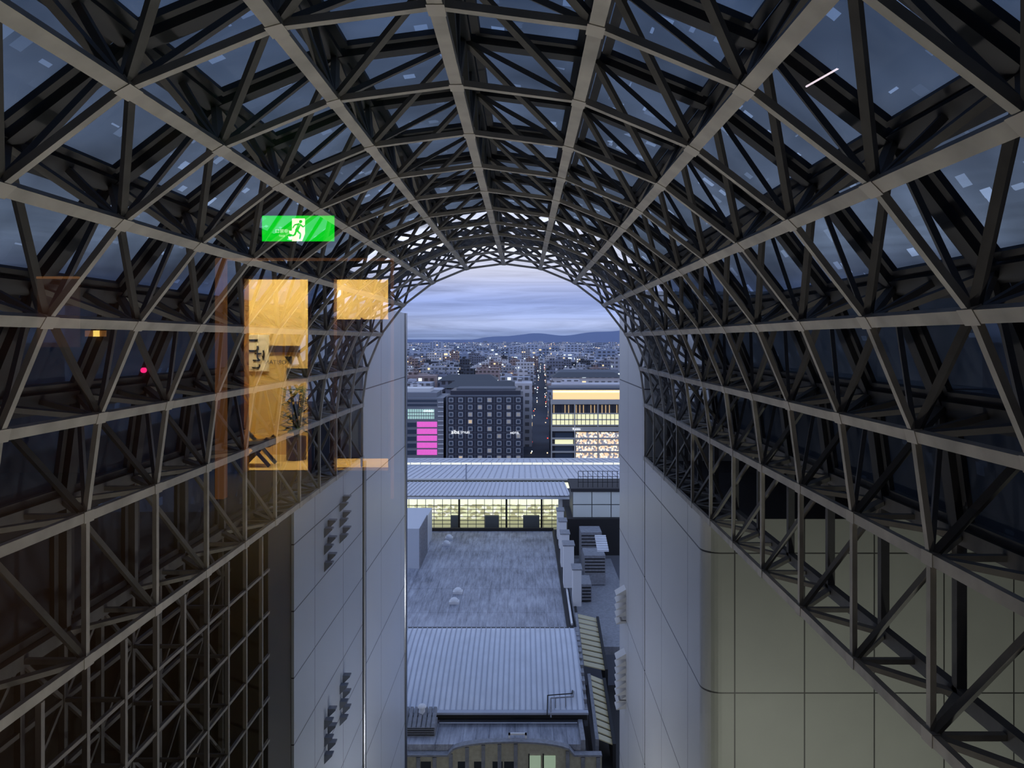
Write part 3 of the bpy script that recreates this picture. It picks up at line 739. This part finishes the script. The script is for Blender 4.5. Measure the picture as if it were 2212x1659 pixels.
for i in range(360):
    a=random.random()*6.28; rr=random.random()**.5*.18; z=RZ(935,9.5)+random.random()*.56
    c=pc+Vector((rr*math.cos(a),rr*math.sin(a),z)); dv=Vector((math.cos(a),math.sin(a),random.uniform(-.6,.6))).normalized()*.055; sd=dv.cross(Vector((0,0,1))).normalized()*.024
    o.poly([c-dv,c+sd,c+dv,c-sd],M_leaf)
for i in range(6): o.cyl(pc+Vector((0,0,RZ(985,9.5))),pc+Vector((random.uniform(-.1,.1),random.uniform(-.1,.1),RZ(860,9.5))),.008,M_pot,5)
o.obj('foliage',pl); o=MB(); o.cyl(pc+Vector((0,0,FZ+.01)),pc+Vector((0,0,RZ(945,9.5))),.12,M_pot,16); o.obj('pot',pl)
o=MB(); cx=RX(562,9.3); cy=RY(9.15)
for s_ in (-.12,.12):
    o.beam((cx-.2,cy+s_,RZ(918,9.4)),(cx+.2,cy+s_,FZ+.02),.035,.035,(0,1,0),M_brown); o.beam((cx+.18,cy+s_,RZ(938,9.4)),(cx-.15,cy+s_,FZ+.02),.035,.035,(0,1,0),M_brown)
o.hexa([(cx-.15,cy-.13,RZ(962,9.4)),(cx+.2,cy-.13,RZ(957,9.4)),(cx+.2,cy+.13,RZ(957,9.4)),(cx-.15,cy+.13,RZ(962,9.4)),(cx-.15,cy-.13,RZ(950,9.4)),(cx+.2,cy-.13,RZ(940,9.4)),(cx+.2,cy+.13,RZ(940,9.4)),(cx-.15,cy+.13,RZ(950,9.4))],M_brown)
o.obj('folding_chair')
M_screen=mat('screen_brown',(.16,.08,.03),.6)
o=MB(); d=9.0; o.box(RX(700,d),RX(860,d),RY(d)-.02,RY(d)+.02,RZ(990,d),RZ(690,d),M_screen)
for px in (715,780,843): o.box(RX(px,d),RX(px+3,d),RY(d)-.03,RY(d)+.03,FZ+.02,RZ(686,d),M_wood)
o.obj('folding_screen')
o=MB(); d=8.65; M_fp=mat('frame_panel_glow',(.05,.035,.03),.5,emis=(.25,.10,.05),es=.10); M_fl=mat('frame_edge_glow',(.3,.15,.05),.5,emis=(.8,.35,.1),es=.25)  # panel and edge glow slightly, in place of dim light on them
o.box(RX(78,d),RX(168,d),BY,BY+.03,RZ(750,d),RZ(600,d),M_fp); o.box(RX(78,d),RX(168,d),BY,BY+.05,RZ(602,d),RZ(597,d),M_fl); o.obj('framed_wall_panel')
o=MB(); o.box(RX(200,d),RX(212,d),BY,BY+.04,RZ(727,d),RZ(714,d),mat('lamp_yellow',(1,.8,.3),.5,emis=(1,.7,.15),es=2)); o.box(RX(180,d),RX(225,d),BY,BY+.02,RZ(727,d),RZ(714,d),M_fl); o.obj('wall_lamp')
o=MB(); o.cyl((RX(307,d),BY,RZ(800,d)),(RX(307,d),BY+.03,RZ(800,d)),.03,mat('led_red',(1,0,.2),.5,emis=(1,.02,.2),es=2.2),12); o.obj('indicator_light')
o=MB(); o.cyl((1.17,RY(3.18),1.05),(1.215,RY(2.97),1.05),.004,mat('tube_lit',(1,1,1),.5,emis=(1,.85,.95),es=2.0),8)
o.cyl((1.17,RY(3.18),1.05),(1.17,RY(3.18),CZr),.003,M_ink,6); o.cyl((1.215,RY(2.97),1.05),(1.215,RY(2.97),CZr),.003,M_ink,6); o.obj('ceiling_light_tube')
ex=empty('exit_sign'); d=4.8; y=RY(d); o=MB()
M_exg=mat('exit_green',(0,.1,.01),.5,emis=(.0,1,.02),es=1.4); M_exc=mat('exit_cream',(.3,.3,.2),.5,emis=(.9,1,.62),es=2.7)
o.box(RX(564,d),RX(724,d),y-.06,y-.005,RZ(523,d),RZ(464,d),M_ink); o.box(RX(566,d),RX(722,d),y-.005,y,RZ(521,d),RZ(466,d),M_exg)
o.box(RX(600,d),RX(602,d),y-.04,y-.03,RZ(466,d),CZr,M_ink); o.box(RX(686,d),RX(688,d),y-.04,y-.03,RZ(466,d),CZr,M_ink)
def q(pts,m,e=.002): o.poly([(RX(a,d),y+e,RZ(b_,d)) for a,b_ in pts],m)
q([(631,472),(659,472),(659,505),(653,521),(631,521)],M_exc)
q([(624,498),(634,500),(636,508),(626,505)],M_exc,.003); q([(622,511),(640,511),(640,517),(626,518)],M_exc,.003)
def limb(a,b_,w,m=M_exg):
    a=Vector(a); b_=Vector(b_); n=(b_-a).normalized(); n=Vector((-n.y,n.x))*w/2
    q([tuple(a-n),tuple(a+n),tuple(b_+n),tuple(b_-n)],m,.005)
q([(650+3.6*math.cos(t*.524),479+3.6*math.sin(t*.524)) for t in range(12)],M_exg,.005)
limb((648,483),(641,499),7); limb((648,484),(656,491),3); limb((656,491),(659,487),2.6); limb((646,484),(637,486),3); limb((637,486),(633,493),2.6)
limb((642,498),(650,506),4); limb((650,506),(648,517),3.6); limb((641,498),(637,508),4); limb((637,508),(628,510),3.4)
o.obj('panel',ex)
M_ext=mat('exit_text',(1,1,1),.5,emis=(.8,1,.7),es=2)
text('lettering_jp','非常口',(RX(609,d),y+.004,RZ(500,d)),.028,M_ext,ex,True); text('lettering_en','EXIT',(RX(609,d),y+.004,RZ(510,d)),.018,M_ext,ex,True)

# ---------------------------------------------------------------- unseen fill lamps, added to light the vault and walls
M_house=mat('fill_lamp_housing',(.05,.05,.05),.5)
def fill_flood(x,y,z,power,col,rad=.5,spot=None,rot=(math.pi,0,0)):
    e=empty('added_fill_lamp')
    h=MB(); h.cyl((x,y,z-1.2),(x,y,z-.7),.5,M_house,16); h.cyl((x,y,-45),(x,y,z-1.2),.12,M_house,8); h.obj('fill_housing',e)
    if spot:
        l=bpy.data.lights.new('fill_bulb','SPOT'); l.spot_size=math.radians(spot); l.spot_blend=.5
    else: l=bpy.data.lights.new('fill_bulb','POINT')
    l.energy=power; l.color=col; l.shadow_soft_size=rad
    ob=bpy.data.objects.new('fill_bulb',l); ob.location=(x,y,z); ob.rotation_euler=rot; scene.collection.objects.link(ob); ob.parent=e
for y,p in ((9,3000),(18,3000),(27,3200)): fill_flood(-1.5,y,-26,p,(1,.93,.83),spot=76)
fill_flood(-2.5,42,-31,1900,(.95,.97,1))
fill_flood(13,18,-24,3000,(.97,1,.88))
